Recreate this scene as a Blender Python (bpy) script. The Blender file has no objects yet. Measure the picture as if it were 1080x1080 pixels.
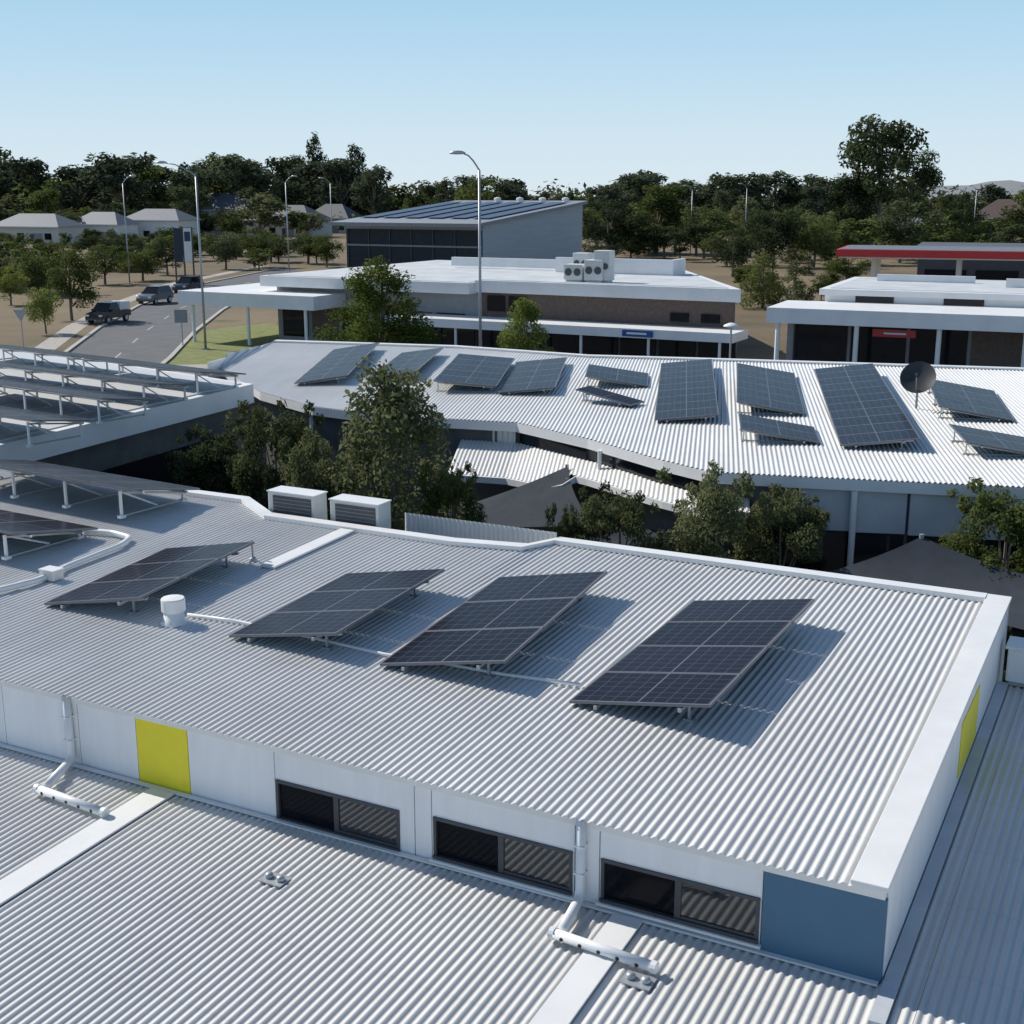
import bpy, math, random
import numpy as np
from mathutils import Vector
random.seed(7); R=math.radians
S=bpy.context.scene; COL=S.collection
# ------------------------------------------------------------------ camera maths (used to take the survey of the place)
CAMZ=10.5; FP=1350.0; PIT=R(14.0); cp,sp=math.cos(PIT),math.sin(PIT)
def ray(px,py):
    a=(px-540)/FP; b=(540-py)/FP
    return (a, cp+b*sp, -sp+b*cp)
def P(px,py,z=0.0):
    d=ray(px,py); t=(z-CAMZ)/d[2]
    return (t*d[0],t*d[1],z)
def base_py(dist): return 540-FP*((sp*dist-CAMZ*cp)/(cp*dist+CAMZ*sp))
class Frame:
    def __init__(s,O,deg):
        s.O=(O[0],O[1]); s.deg=deg; a=R(deg); s.e1=(math.cos(a),-math.sin(a)); s.e2=(math.sin(a),math.cos(a))
    def pt(s,u,v,z): return (s.O[0]+u*s.e1[0]+v*s.e2[0], s.O[1]+u*s.e1[1]+v*s.e2[1], z)
    def uv(s,x,y):
        dx,dy=x-s.O[0],y-s.O[1]; return (dx*s.e1[0]+dy*s.e1[1], dx*s.e2[0]+dy*s.e2[1])
    def plane(s,px,py,z0,k):
        d=ray(px,py); oe=s.O[0]*s.e2[0]+s.O[1]*s.e2[1]; de=d[0]*s.e2[0]+d[1]*s.e2[1]
        t=(z0-k*oe-CAMZ)/(d[2]-k*de); x,y=t*d[0],t*d[1]; u,v=s.uv(x,y)
        return u,v,CAMZ+t*d[2]
    def wall(s,px,py,v0=0.0):
        d=ray(px,py); oe=s.O[0]*s.e2[0]+s.O[1]*s.e2[1]; de=d[0]*s.e2[0]+d[1]*s.e2[1]
        t=(oe+v0)/de; u,v=s.uv(t*d[0],t*d[1]); return u,CAMZ+t*d[2]
    def side(s,px,py,u0=0.0):
        d=ray(px,py); oe=s.O[0]*s.e1[0]+s.O[1]*s.e1[1]; de=d[0]*s.e1[0]+d[1]*s.e1[1]
        t=(oe+u0)/de; u,v=s.uv(t*d[0],t*d[1]); return v,CAMZ+t*d[2]
# ------------------------------------------------------------------ materials
def newmat(name):
    m=bpy.data.materials.new(name); m.use_nodes=True; nt=m.node_tree
    return m,nt,nt.nodes['Principled BSDF']
def M(name,col,rough=.55,metal=0.0,var=.12,scale=2.0,spec=.5,stretch=None,rot=0):
    m,nt,b=newmat(name); N=nt.nodes; L=nt.links
    tc=N.new('ShaderNodeTexCoord'); mp=N.new('ShaderNodeMapping'); L.new(tc.outputs['Object'],mp.inputs[0])
    mp.inputs['Rotation'].default_value=(0,0,rot)
    if stretch: mp.inputs['Scale'].default_value=stretch
    n=N.new('ShaderNodeTexNoise'); n.inputs['Scale'].default_value=scale; n.inputs['Detail'].default_value=3; n.inputs['Roughness'].default_value=.65
    L.new(mp.outputs[0],n.inputs['Vector'])
    r=N.new('ShaderNodeValToRGB'); r.color_ramp.elements[0].position=.3; r.color_ramp.elements[1].position=.7
    r.color_ramp.elements[0].color=(*[c*(1-var) for c in col],1); r.color_ramp.elements[1].color=(*[min(1,c*(1+var)) for c in col],1)
    L.new(n.outputs['Fac'],r.inputs[0]); L.new(r.outputs[0],b.inputs['Base Color'])
    b.inputs['Roughness'].default_value=rough; b.inputs['Metallic'].default_value=metal
    b.inputs['Specular IOR Level'].default_value=spec
    return m
def leafmat(name,c0,c1,scale=.9,transl=.35):
    m=bpy.data.materials.new(name); m.use_nodes=True; nt=m.node_tree; N=nt.nodes; L=nt.links
    out=N['Material Output']; N.remove(N['Principled BSDF'])
    tc=N.new('ShaderNodeTexCoord'); n=N.new('ShaderNodeTexNoise'); n.inputs['Scale'].default_value=scale*6; n.inputs['Detail'].default_value=2
    L.new(tc.outputs['Object'],n.inputs['Vector'])
    oi=N.new('ShaderNodeObjectInfo'); ad=N.new('ShaderNodeMath'); ad.operation='MULTIPLY_ADD'
    L.new(oi.outputs['Random'],ad.inputs[0]); ad.inputs[1].default_value=.4; 
    sb=N.new('ShaderNodeMath'); sb.operation='SUBTRACT'; L.new(n.outputs['Fac'],sb.inputs[0]); sb.inputs[1].default_value=.15
    L.new(sb.outputs[0],ad.inputs[2])
    r=N.new('ShaderNodeValToRGB'); r.color_ramp.elements[0].position=.3; r.color_ramp.elements[1].position=.72
    r.color_ramp.elements[0].color=(*c0,1); r.color_ramp.elements[1].color=(*c1,1)
    L.new(ad.outputs[0],r.inputs[0])
    d=N.new('ShaderNodeBsdfDiffuse'); L.new(r.outputs[0],d.inputs['Color'])
    t=N.new('ShaderNodeBsdfTranslucent'); L.new(r.outputs[0],t.inputs['Color'])
    mx=N.new('ShaderNodeMixShader'); mx.inputs[0].default_value=transl
    L.new(d.outputs[0],mx.inputs[1]); L.new(t.outputs[0],mx.inputs[2]); L.new(mx.outputs[0],out.inputs['Surface'])
    return m
def panelmat():
    m,nt,b=newmat('solar_cells'); N=nt.nodes; L=nt.links
    tc=N.new('ShaderNodeTexCoord'); sx=N.new('ShaderNodeSeparateXYZ'); L.new(tc.outputs['Object'],sx.inputs[0])
    def math_(op,a,b_=None,c=None):
        n=N.new('ShaderNodeMath'); n.operation=op
        for i,v in enumerate((a,b_,c)):
            if v is None: continue
            if isinstance(v,(int,float)): n.inputs[i].default_value=v
            else: L.new(v,n.inputs[i])
        return n.outputs[0]
    def line(coord,period,off,half):
        p=math_('PINGPONG',math_('ADD',coord,off),period/2)
        return math_('LESS_THAN',p,half)
    cells=math_('MAXIMUM',line(sx.outputs['X'],.1633,-.033,.004),line(sx.outputs['Y'],.16,-.02,.004))
    mid=math_('LESS_THAN',math_('ABSOLUTE',math_('SUBTRACT',sx.outputs['X'],.85)),.010)
    ex=math_('LESS_THAN',math_('SUBTRACT',.85,math_('ABSOLUTE',math_('SUBTRACT',sx.outputs['X'],.85))),.016)
    ey=math_('LESS_THAN',math_('SUBTRACT',.5,math_('ABSOLUTE',math_('SUBTRACT',sx.outputs['Y'],.5))),.014)
    edge=math_('MAXIMUM',ex,ey)
    oi=N.new('ShaderNodeObjectInfo')
    mixr=N.new('ShaderNodeMix'); mixr.data_type='RGBA'; L.new(oi.outputs['Random'],mixr.inputs[0])
    mixr.inputs[6].default_value=(.011,.011,.018,1); mixr.inputs[7].default_value=(.017,.017,.028,1)
    m1=N.new('ShaderNodeMix'); m1.data_type='RGBA'; L.new(cells,m1.inputs[0]); L.new(mixr.outputs[2],m1.inputs[6]); m1.inputs[7].default_value=(.075,.075,.095,1)
    m2=N.new('ShaderNodeMix'); m2.data_type='RGBA'; L.new(mid,m2.inputs[0]); L.new(m1.outputs[2],m2.inputs[6]); m2.inputs[7].default_value=(.13,.13,.15,1)
    m3=N.new('ShaderNodeMix'); m3.data_type='RGBA'; L.new(edge,m3.inputs[0]); L.new(m2.outputs[2],m3.inputs[6]); m3.inputs[7].default_value=(.20,.20,.22,1)
    n=N.new('ShaderNodeTexNoise'); n.inputs['Scale'].default_value=3; n.inputs['Detail'].default_value=3
    L.new(tc.outputs['Object'],n.inputs['Vector'])
    L.new(m3.outputs[2],b.inputs['Base Color'])
    rr=math_('MULTIPLY_ADD',n.outputs['Fac'],.16,.16); L.new(rr,b.inputs['Roughness'])
    b.inputs['IOR'].default_value=1.12
    return m
def roofmat(name,col,deg,lap=1.1,dirt=.16):
    m,nt,b=newmat(name); N=nt.nodes; L=nt.links
    tc=N.new('ShaderNodeTexCoord'); mp=N.new('ShaderNodeMapping'); L.new(tc.outputs['Object'],mp.inputs[0])
    mp.inputs['Rotation'].default_value=(0,0,R(deg))
    ms=N.new('ShaderNodeMapping'); ms.inputs['Scale'].default_value=(3.0,.25,1); L.new(mp.outputs[0],ms.inputs[0])
    n=N.new('ShaderNodeTexNoise'); n.inputs['Scale'].default_value=1.4; n.inputs['Detail'].default_value=5; n.inputs['Roughness'].default_value=.7
    L.new(ms.outputs[0],n.inputs['Vector'])
    n3=N.new('ShaderNodeTexNoise'); n3.inputs['Scale'].default_value=.45; n3.inputs['Detail'].default_value=4; L.new(mp.outputs[0],n3.inputs['Vector'])
    ad=N.new('ShaderNodeMath'); ad.operation='ADD'; L.new(n.outputs['Fac'],ad.inputs[0]); L.new(n3.outputs['Fac'],ad.inputs[1])
    r=N.new('ShaderNodeMapRange'); r.inputs[1].default_value=.65; r.inputs[2].default_value=1.35; r.inputs[3].default_value=1-dirt; r.inputs[4].default_value=1.0
    L.new(ad.outputs[0],r.inputs[0])
    sx=N.new('ShaderNodeSeparateXYZ'); L.new(mp.outputs[0],sx.inputs[0])
    pg=N.new('ShaderNodeMath'); pg.operation='PINGPONG'; L.new(sx.outputs['Y'],pg.inputs[0]); pg.inputs[1].default_value=lap/2
    lt=N.new('ShaderNodeMapRange'); lt.inputs[1].default_value=0; lt.inputs[2].default_value=.03; lt.inputs[3].default_value=.92; lt.inputs[4].default_value=1; L.new(pg.outputs[0],lt.inputs[0])
    mu=N.new('ShaderNodeMath'); mu.operation='MULTIPLY'; L.new(r.outputs[0],mu.inputs[0]); L.new(lt.outputs[0],mu.inputs[1])
    mx=N.new('ShaderNodeMix'); mx.data_type='RGBA'; mx.blend_type='MULTIPLY'; mx.inputs[0].default_value=1
    mx.inputs[6].default_value=(*col,1)
    cb=N.new('ShaderNodeCombineColor'); 
    for i in range(3): L.new(mu.outputs[0],cb.inputs[i])
    L.new(cb.outputs[0],mx.inputs[7]); L.new(mx.outputs[2],b.inputs['Base Color'])
    b.inputs['Roughness'].default_value=.45; b.inputs['Metallic'].default_value=0.05
    return m
m_roof=roofmat('weathered_roof_steel',(.71,.705,.69),27.5,1.1,.2)
m_roof2=roofmat('pale_roof_steel',(.76,.755,.74),9,1.4,.16)
m_cap=M('white_flashing',(.76,.76,.755),.4,var=.05,scale=1.5)
m_wallp=M('white_wall_panel',(.83,.83,.835),.5,var=.05,scale=2.2,stretch=(2,2,.25))
m_wallg=M('pale_grey_cladding',(.50,.53,.57),.55,var=.08)
m_dark=M('dark_void',(.03,.032,.036),.7)
m_dwall=M('dark_shaded_wall',(.12,.12,.12),.7,var=.2)  # shade under the eaves is put into this dark base colour
m_joint=M('joint_grey',(.22,.23,.25),.7)
m_yellow=M('yellow_panel',(.84,.72,.03),.45,var=.05)
m_blue=M('slate_blue_panel',(.060,.150,.245),.5,var=.06)
m_frame=M('charcoal_frame',(.055,.06,.07),.4)
m_glass=M('dark_glass',(.010,.012,.016),.06,var=.2,spec=.3)
m_gdark=M('open_dark_glass',(.008,.009,.012),.10,var=.2,spec=.08)
m_glass2=M('reflecting_glass',(.02,.022,.026),.03,var=.2,spec=.9); m_glass2.node_tree.nodes['Principled BSDF'].inputs['IOR'].default_value=1.6
m_hglass=M('hall_glass',(.025,.035,.05),.3,var=.2,spec=.2)
m_alu=M('aluminium',(.55,.56,.58),.35,metal=.6,var=.06)
m_gal=M('galvanised_steel',(.42,.44,.46),.45,metal=.5,var=.1)
m_pipe=M('white_pvc',(.76,.77,.78),.35,var=.05)
m_solar=panelmat()
m_black=M('black_rubber',(.02,.02,.02),.6)
m_white=M('white_paint',(.77,.77,.765),.5,var=.06,scale=.8)
m_brick=M('brown_brick',(.13,.095,.08),.8,var=.2,scale=6)
m_bgrey=M('mid_grey_wall',(.27,.28,.30),.6,var=.1)
m_conc=M('flat_roof_membrane',(.55,.57,.59),.7,var=.14,scale=.4)
m_ac=M('ac_casing',(.66,.66,.63),.45,var=.06)
m_grille=M('ac_grille',(.08,.085,.09),.5)
m_sail=M('shade_cloth',(.042,.050,.062),.85,var=.12,scale=3,spec=.2)
m_red=M('red_paint',(.60,.03,.03),.4,var=.06)
m_redsign=M('dark_red_sign',(.35,.02,.02),.4,var=.06)
m_bluesign=M('blue_sign',(.03,.09,.28),.4)
m_bark=M('bark',(.18,.145,.115),.9,var=.3,scale=6)
m_asph=M('asphalt',(.105,.107,.112),.85,var=.18,scale=.6)
m_paint=M('road_paint',(.42,.42,.41),.6)
m_kerb=M('concrete_kerb',(.42,.40,.37),.8,var=.12)
m_path=M('concrete_path',(.38,.35,.31),.85,var=.15)
m_green=M('watered_lawn',(.17,.19,.055),.9,var=.3,scale=1.2)
m_rtile=M('grey_roof_tiles',(.095,.105,.12),.7,var=.12)
m_rtile2=M('brown_roof_tiles',(.12,.085,.075),.7,var=.15)
m_rtile3=M('pale_roof_tiles',(.16,.175,.20),.7,var=.1)
m_hroof=M('hall_roof',(.25,.27,.30),.6,var=.1)
m_cream=M('cream_render',(.60,.58,.54),.7,var=.06)
m_ctyd=M('courtyard_paving',(.10,.095,.09),.9,var=.25)
m_tyre=m_black
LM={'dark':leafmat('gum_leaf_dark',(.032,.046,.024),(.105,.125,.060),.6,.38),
    'haze':leafmat('gum_leaf_hazed',(.036,.050,.034),(.105,.125,.075),.6,.38),  # distance haze mixed into the leaf colour, slightly lighter and bluer
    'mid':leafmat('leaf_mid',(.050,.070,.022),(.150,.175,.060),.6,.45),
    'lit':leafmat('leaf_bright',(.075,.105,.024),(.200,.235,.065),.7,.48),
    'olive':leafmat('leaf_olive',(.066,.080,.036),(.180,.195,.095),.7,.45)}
# ------------------------------------------------------------------ mesh helpers
class MB:
    def __init__(s): s.V=[]; s.F=[]
    def add(s,vs,fs):
        n=len(s.V); s.V+= [tuple(v) for v in vs]; s.F+=[tuple(i+n for i in f) for f in fs]; return s
    def hexa(s,b,t):
        return s.add(list(b)+list(t),[(3,2,1,0),(4,5,6,7),(0,1,5,4),(1,2,6,5),(2,3,7,6),(3,0,4,7)])
    def bx(s,fr,u0,u1,v0,v1,z0,z1,k=0.0):
        q=[(u0,v0),(u1,v0),(u1,v1),(u0,v1)]
        return s.hexa([fr.pt(u,v,z0+k*v) for u,v in q],[fr.pt(u,v,z1+k*v) for u,v in q])
    def cube(s,x0,x1,y0,y1,z0,z1):
        q=[(x0,y0),(x1,y0),(x1,y1),(x0,y1)]
        return s.hexa([(a,b,z0) for a,b in q],[(a,b,z1) for a,b in q])
    def prism(s,poly,z0,z1):
        n=len(poly); vs=[(p[0],p[1],z0) for p in poly]+[(p[0],p[1],z1) for p in poly]
        return s.add(vs,[tuple(range(n-1,-1,-1)),tuple(range(n,2*n))]+[(i,(i+1)%n,n+(i+1)%n,n+i) for i in range(n)])
    def tube(s,pts,r,seg=8,r2=None):
        pts=[Vector(p) for p in pts]; n=len(pts); vs=[]; fs=[]; a=None
        for i,p in enumerate(pts):
            d=(pts[min(i+1,n-1)]-pts[max(i-1,0)]).normalized()
            if a is None: a=d.orthogonal().normalized()
            else:
                a=a-d*a.dot(d); a=a.normalized() if a.length>1e-4 else d.orthogonal().normalized()
            b=d.cross(a).normalized(); rr=r if r2 is None else r+(r2-r)*i/(n-1)
            for j in range(seg):
                t=2*math.pi*j/seg; vs.append(tuple(p+a*math.cos(t)*rr+b*math.sin(t)*rr))
        for i in range(n-1):
            for j in range(seg): fs.append((i*seg+j,i*seg+(j+1)%seg,(i+1)*seg+(j+1)%seg,(i+1)*seg+j))
        fs+= [tuple(range(seg-1,-1,-1)),tuple(range((n-1)*seg,n*seg))]
        return s.add(vs,fs)
    def lathe(s,c,prof,seg=16):
        vs=[];fs=[];n=len(prof)
        for r,z in prof:
            for j in range(seg):
                t=2*math.pi*j/seg; vs.append((c[0]+r*math.cos(t),c[1]+r*math.sin(t),c[2]+z))
        for i in range(n-1):
            for j in range(seg): fs.append((i*seg+j,i*seg+(j+1)%seg,(i+1)*seg+(j+1)%seg,(i+1)*seg+j))
        fs+=[tuple(range(seg-1,-1,-1)),tuple(range((n-1)*seg,n*seg))]
        return s.add(vs,fs)
def smoothpath(pts,rad=.06,k=4):
    pts=[Vector(p) for p in pts]; out=[pts[0]]
    for i in range(1,len(pts)-1):
        a,b,c=pts[i-1],pts[i],pts[i+1]; r=min(rad,(b-a).length*.45,(c-b).length*.45)
        p=b+(a-b).normalized()*r; q=b+(c-b).normalized()*r
        for j in range(k+1):
            t=j/k; out.append(p*(1-t)**2+b*2*t*(1-t)+q*t*t)
    return out+[pts[-1]]
def wloc(o):
    v=Vector(o.location); 
    while o.parent: o=o.parent; v=v+Vector(o.location)
    return v
def tag(o,label=None,cat=None,group=None,kind=None):
    if label:o['label']=label
    if cat:o['category']=cat
    if group:o['group']=group
    if kind:o['kind']=kind
    return o
def link(name,me,parent=None,loc=(0,0,0)):
    o=bpy.data.objects.new(name,me); COL.objects.link(o); o.location=loc
    if parent: o.parent=parent
    return o
def obj(name,mb,mat,parent=None,smooth=False,world=True,bevel=0):
    V=np.array(mb.V,dtype=float)
    if parent is not None:
        off=np.array(wloc(parent)) if world else np.zeros(3); loc=(0,0,0)
    else:
        off=np.array([(V[:,0].min()+V[:,0].max())/2,(V[:,1].min()+V[:,1].max())/2,V[:,2].min()]); loc=tuple(off)
    me=bpy.data.meshes.new(name); me.from_pydata((V-off).tolist(),[],mb.F); me.materials.append(mat)
    if smooth: me.polygons.foreach_set('use_smooth',[True]*len(me.polygons))
    me.update()
    o=link(name,me,parent,loc)
    if bevel:
        m=o.modifiers.new('bev','BEVEL'); m.width=bevel; m.segments=2; m.limit_method='ANGLE'
    return o
def thing(name,label,cat,loc,group=None,rot=(0,0,0)):
    o=link(name,None,None,loc); o.rotation_euler=rot; o.empty_display_size=.2
    return tag(o,label,cat,group)
def corr(fr,u0,u1,vf,vb,zf,pitch,amp,mb=None,per=6,nv=1):
    mb=mb or MB(); n=int((u1-u0)/pitch*per)+1; vs=[];fs=[];m=nv+1
    for i in range(n+1):
        u=u0+(u1-u0)*i/n; a,b=vf(u),vb(u); w=amp*math.cos(2*math.pi*u/pitch)
        for j in range(m):
            v=a+(b-a)*j/nv; vs.append(fr.pt(u,v,zf(u,v)+w))
    for i in range(n):
        for j in range(nv): fs.append((i*m+j,(i+1)*m+j,(i+1)*m+j+1,i*m+j+1))
    return mb.add(vs,fs)
def corrwall(p,q,z0,z1,pitch,amp):
    mb=MB(); p=Vector((p[0],p[1],0)); q=Vector((q[0],q[1],0)); d=q-p; L=d.length; d.normalize(); nn=Vector((-d.y,d.x,0))
    n=int(L/pitch*6); vs=[]; fs=[]
    for i in range(n+1):
        c=p+d*L*i/n+nn*amp*math.cos(2*math.pi*i/6); vs+=[(c.x,c.y,z0),(c.x,c.y,z1)]
    for i in range(n): fs.append((2*i,2*i+2,2*i+3,2*i+1))
    return mb.add(vs,fs)
def ribbon(mb,outer,inner,dz0,dz1):
    for i in range(len(outer)-1):
        q=[inner[i],inner[i+1],outer[i+1],outer[i]]
        mb.hexa([(p[0],p[1],p[2]+dz0) for p in q],[(p[0],p[1],p[2]+dz1) for p in q])
    return mb
def interp(pts):
    xs=[p[0] for p in pts]; ys=[p[1] for p in pts]
    return lambda u: float(np.interp(u,xs,ys))
# ------------------------------------------------------------------ GROUND, ROADS
g=MB(); g.add([(-3000,-200,0),(3000,-200,0),(3000,4000,0),(-3000,4000,0)],[(0,1,2,3)])
def groundmat():
    m,nt,b=newmat('dry_grass'); N=nt.nodes; L=nt.links
    tc=N.new('ShaderNodeTexCoord'); 
    n=N.new('ShaderNodeTexNoise'); n.inputs['Scale'].default_value=.035; n.inputs['Detail'].default_value=8; n.inputs['Roughness'].default_value=.68; L.new(tc.outputs['Object'],n.inputs['Vector'])
    r=N.new('ShaderNodeValToRGB'); e=r.color_ramp.elements; e[0].position=.33; e[0].color=(.085,.07,.035,1); e[1].position=.62; e[1].color=(.20,.15,.085,1)
    x=e.new(.47); x.color=(.15,.11,.06,1); x=e.new(.70); x.color=(.08,.09,.03,1)
    L.new(n.outputs['Fac'],r.inputs[0]); L.new(r.outputs[0],b.inputs['Base Color']); b.inputs['Roughness'].default_value=.95
    return m
tag(obj('ground',g,groundmat()),kind='structure')
def sheet(name,px,z,mat,world=None):
    mb=MB(); pts=world or [P(a,b,z) for a,b in px]; mb.add([(p[0],p[1],z) for p in pts],[tuple(range(len(pts)))])
    return tag(obj(name,mb,mat),kind='structure')
roadL=[(-40,425),(62,378),(105,346),(146,323),(202,302),(300,282)]
roadR=[(130,420),(180,378),(206,350),(234,328),(268,308),(326,288)]
sheet('road',roadL+roadR[::-1],.004,m_asph)
def strip(name,line,w,z0,z1,mat):
    pts=[P(a,b,0) for a,b in line]; mb=MB()
    out=[];inn=[]
    for i,p in enumerate(pts):
        q=Vector(pts[min(i+1,len(pts)-1)])-Vector(pts[max(i-1,0)]); q.z=0; q.normalize(); n=Vector((-q.y,q.x,0))*w/2
        out.append((p[0]+n.x,p[1]+n.y,0)); inn.append((p[0]-n.x,p[1]-n.y,0))
    ribbon(mb,out,inn,z0,z1); return tag(obj(name,mb,mat),kind='structure')
strip('kerb',roadL,.3,.0,.12,m_kerb); strip('kerb',roadR,.3,.0,.12,m_kerb)
strip('footpath',[(a-26-(378-b)*-.05,b-2) for a,b in roadL[1:]],1.6,.0,.012,m_path)
mid=[((a[0]+b[0])/2,(a[1]+b[1])/2) for a,b in zip(roadL,roadR)]
mk=MB(); 
pts=[Vector(P(a,b,0)) for a,b in mid]
for i in range(len(pts)-1):
    d=pts[i+1]-pts[i]; L=d.length; d.normalize(); n=Vector((-d.y,d.x,0))*.06; s=0
    while s<L-3:
        a=pts[i]+d*s; b=pts[i]+d*(s+3); mk.add([tuple(a-n+Vector((0,0,.008))),tuple(b-n+Vector((0,0,.008))),tuple(b+n+Vector((0,0,.008))),tuple(a+n+Vector((0,0,.008)))],[(0,1,2,3)]); s+=9
tag(obj('lane_marking',mk,m_paint),kind='structure')
sheet('lawn',[(165,385),(215,348),(290,340),(300,352),(250,385)],.008,m_green)
sheet('footpath',[(150,400),(180,385),(260,383),(300,390),(300,400)],.012,m_path)
sheet('car_park',None,.006,m_asph,world=[(-14,52),(60,52),(60,76),(12,77),(-20,92),(-26,80)])
sheet('courtyard',None,.004,m_ctyd,world=[(-30,-4),(30,-4),(30,50),(-30,50)])
hm=MB(); n=60; vs=[];fs=[]
for i in range(n+1):
    x=500+i*40; h=20*math.exp(-((x-960)/75)**2)+15*math.exp(-((x-830)/60)**2)+24*math.exp(-((x-1250)/260)**2)
    vs+=[(x,2450,-1),(x,2600,h*1.15+4),(x,2900,-1)]
for i in range(n):
    for j in range(2): fs.append((i*3+j,(i+1)*3+j,(i+1)*3+j+1,i*3+j+1))
hm.add(vs,fs); tag(obj('hills',hm,M('distant_hill',(.24,.25,.26),.9),smooth=True),kind='structure')
# ------------------------------------------------------------------ SOLAR ARRAY
GB='solar arrays seen from behind at the left'
mod=MB().cube(0,1.7,0,1.0,-.035,0.0); _me=bpy.data.meshes.new('solar_panel'); _me.from_pydata(mod.V,[],mod.F); _me.materials.append(m_solar)
def array(label,p0,deg,length,tilt,h0,rx=0,ry=0,group=None,wid=1.7):
    """p0 roof point under the corner; local X runs across the panels (rises by tilt), local Y along the row"""
    yaw=-R(deg); root=thing('solar_array',label,'solar panels',p0,group,(rx,ry,yaw))
    n=max(1,round(length/1.03)); sy=length/n; t=R(tilt); sx=wid/1.7; back=group==GB
    for i in range(n):
        o=link('solar_panel',_me,root,(0,i*sy+.008,h0+.0)); o.scale=(sx,sy-.016,1); o.rotation_euler=(0,-t,0)
    z=lambda x: h0+x*math.tan(t)-.045
    W=wid*math.cos(t)
    for x in (W*.2,W*.8):
        mb=MB().cube(x-.02,x+.02,-.02,length+.02,z(x)-.045,z(x)-.004); obj('rail',mb,m_gal if not back else m_alu,root,world=False)
    k=max(2,int(length/1.5)+1)
    xs=(W*.10,W*.80) if tilt>0 else (W*.05,W*.9)
    for i in range(k):
        y=.28+(length-.56)*i/(k-1)
        for x in xs:
            if z(x)-.05>.05:
                w_=.02 if back else .014
                mb=MB().cube(x-w_,x+w_,y-w_,y+w_,-.03,z(x)-.03); mb.cube(x-.06,x+.06,y-.045,y+.045,-.02,.03)
                obj('leg',mb,m_pipe if back else m_gal,root,world=False)
        if back:
            mb=MB().tube([(W*.06,y+.03,z(0)-.06),(W*.55,y+.03,.03)],.018,6); obj('brace',mb,m_pipe,root,world=False)
        mb=MB(); a,b=W*.06,W*.94
        mb.hexa([(a,y-.018,z(a)-.08),(b,y-.018,z(b)-.08),(b,y+.018,z(b)-.08),(a,y+.018,z(a)-.08)],[(a,y-.018,z(a)-.047),(b,y-.018,z(b)-.047),(b,y+.018,z(b)-.047),(a,y+.018,z(a)-.047)])
        if tilt<0 or back: mb.cube(a,b,y-.018,y+.018,.0,.03)
        obj('crossbar',mb,m_gal,root,world=False)
    return root
# ------------------------------------------------------------------ MAIN BUILDING
KS=.035; ZE=4.8; PITCH=.09; AMP=.0135
FM=Frame(P(938,935,ZE),27.5)
bk=[FM.plane(a,b,ZE,KS)[:2] for a,b in [(-260,458),(140,512),(262,528),(286,545),(315,549),(400,561),(480,572),(556,578),(590,571),(1068,635)]]
bk[-1]=(0.0,bk[-1][1]); bk[0]=(-22.0,bk[1][1])
vb=interp(bk); VB=bk[-1][1]
bld=thing('main_building','white clerestory block nearest the camera with corrugated roof, yellow and blue wall panels','building',FM.pt(-8,4,0))
obj('roof',corr(FM,-22,-.27,lambda u:-.12,lambda u:vb(u)-.12,lambda u,v:ZE+KS*v,PITCH,AMP),m_roof,bld,smooth=True)
vc=MB().bx(FM,-.30,.02,-.14,VB+.03,ZE+.018,ZE+.065,KS); obj('verge_capping',vc,m_cap,bld,bevel=.006)
out=[FM.pt(u,v+.03,ZE+KS*v) for u,v in bk[:-1]]+[FM.pt(-.3,VB+.03,ZE+KS*VB)]
inn=[FM.pt(u,v-.2,ZE+KS*v) for u,v in bk[:-1]]+[FM.pt(-.3,VB-.2,ZE+KS*VB)]
obj('ridge_capping',ribbon(MB(),out,inn,.0,.07),m_cap,bld)
w=MB().bx(FM,-22,-.02,.03,.20,3.2,ZE-.03); obj('wall',w,m_joint,bld)
w=MB()
for i in range(len(bk)-1):
    (u0,v0),(u1,v1)=bk[i],bk[i+1]; q=[FM.pt(u0,v0-.15,0),FM.pt(u1,v1-.15,0),FM.pt(u1,v1-.02,0),FM.pt(u0,v0-.02,0)]
    w.hexa(q,[(p[0],p[1],ZE+KS*max(0,min(v0,v1))-.03) for p in q])
obj('wall',w,m_wallg,bld)
w=MB()
for a,b in ((.04,VB*.33),(VB*.33+.006,VB*.66),(VB*.66+.006,VB)):
    q=[FM.pt(-.12,a,3.0),FM.pt(0,a,3.0),FM.pt(0,b,3.0),FM.pt(-.12,b,3.0)]
    w.hexa(q,[(p[0],p[1],ZE+KS*v+.01) for p,v in zip(q,(a,a,b,b))])
obj('wall',w,m_wallp,bld)
v0,_=FM.side(1013,780); v1,_=FM.side(1031,745)
obj('wall_panel',MB().bx(FM,.002,.010,v0,v1,4.0+KS*v0,4.66+KS*v0),m_yellow,bld)['label']='yellow panel on the shaded end wall'
obj('fascia',MB().bx(FM,-22,-.02,-.035,.028,ZE-.12,ZE-.02),m_cap,bld)
def uw(px,py): return FM.wall(px,py)
joints=[uw(-260,700)[0],uw(6,760)[0],uw(85,780)[0],uw(146,795)[0],uw(200,805)[0],uw(291,825)[0],uw(438,860)[0],uw(456,865)[0],uw(607,900)[0],uw(633,905)[0],uw(805,945)[0],-.0]
wins=[((292,821),(422,851),(292,862)),((458,860),(605,896),(458,903)),((635,904),(803,943),(635,949))]
WI=[]
for tl,tr,bl in wins:
    u0,z1=uw(*tl); u1,_=uw(*tr); _,z0=uw(*bl); WI.append((u0,u1,z0,z1))
ZL=3.87
ZB=ZL
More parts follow.
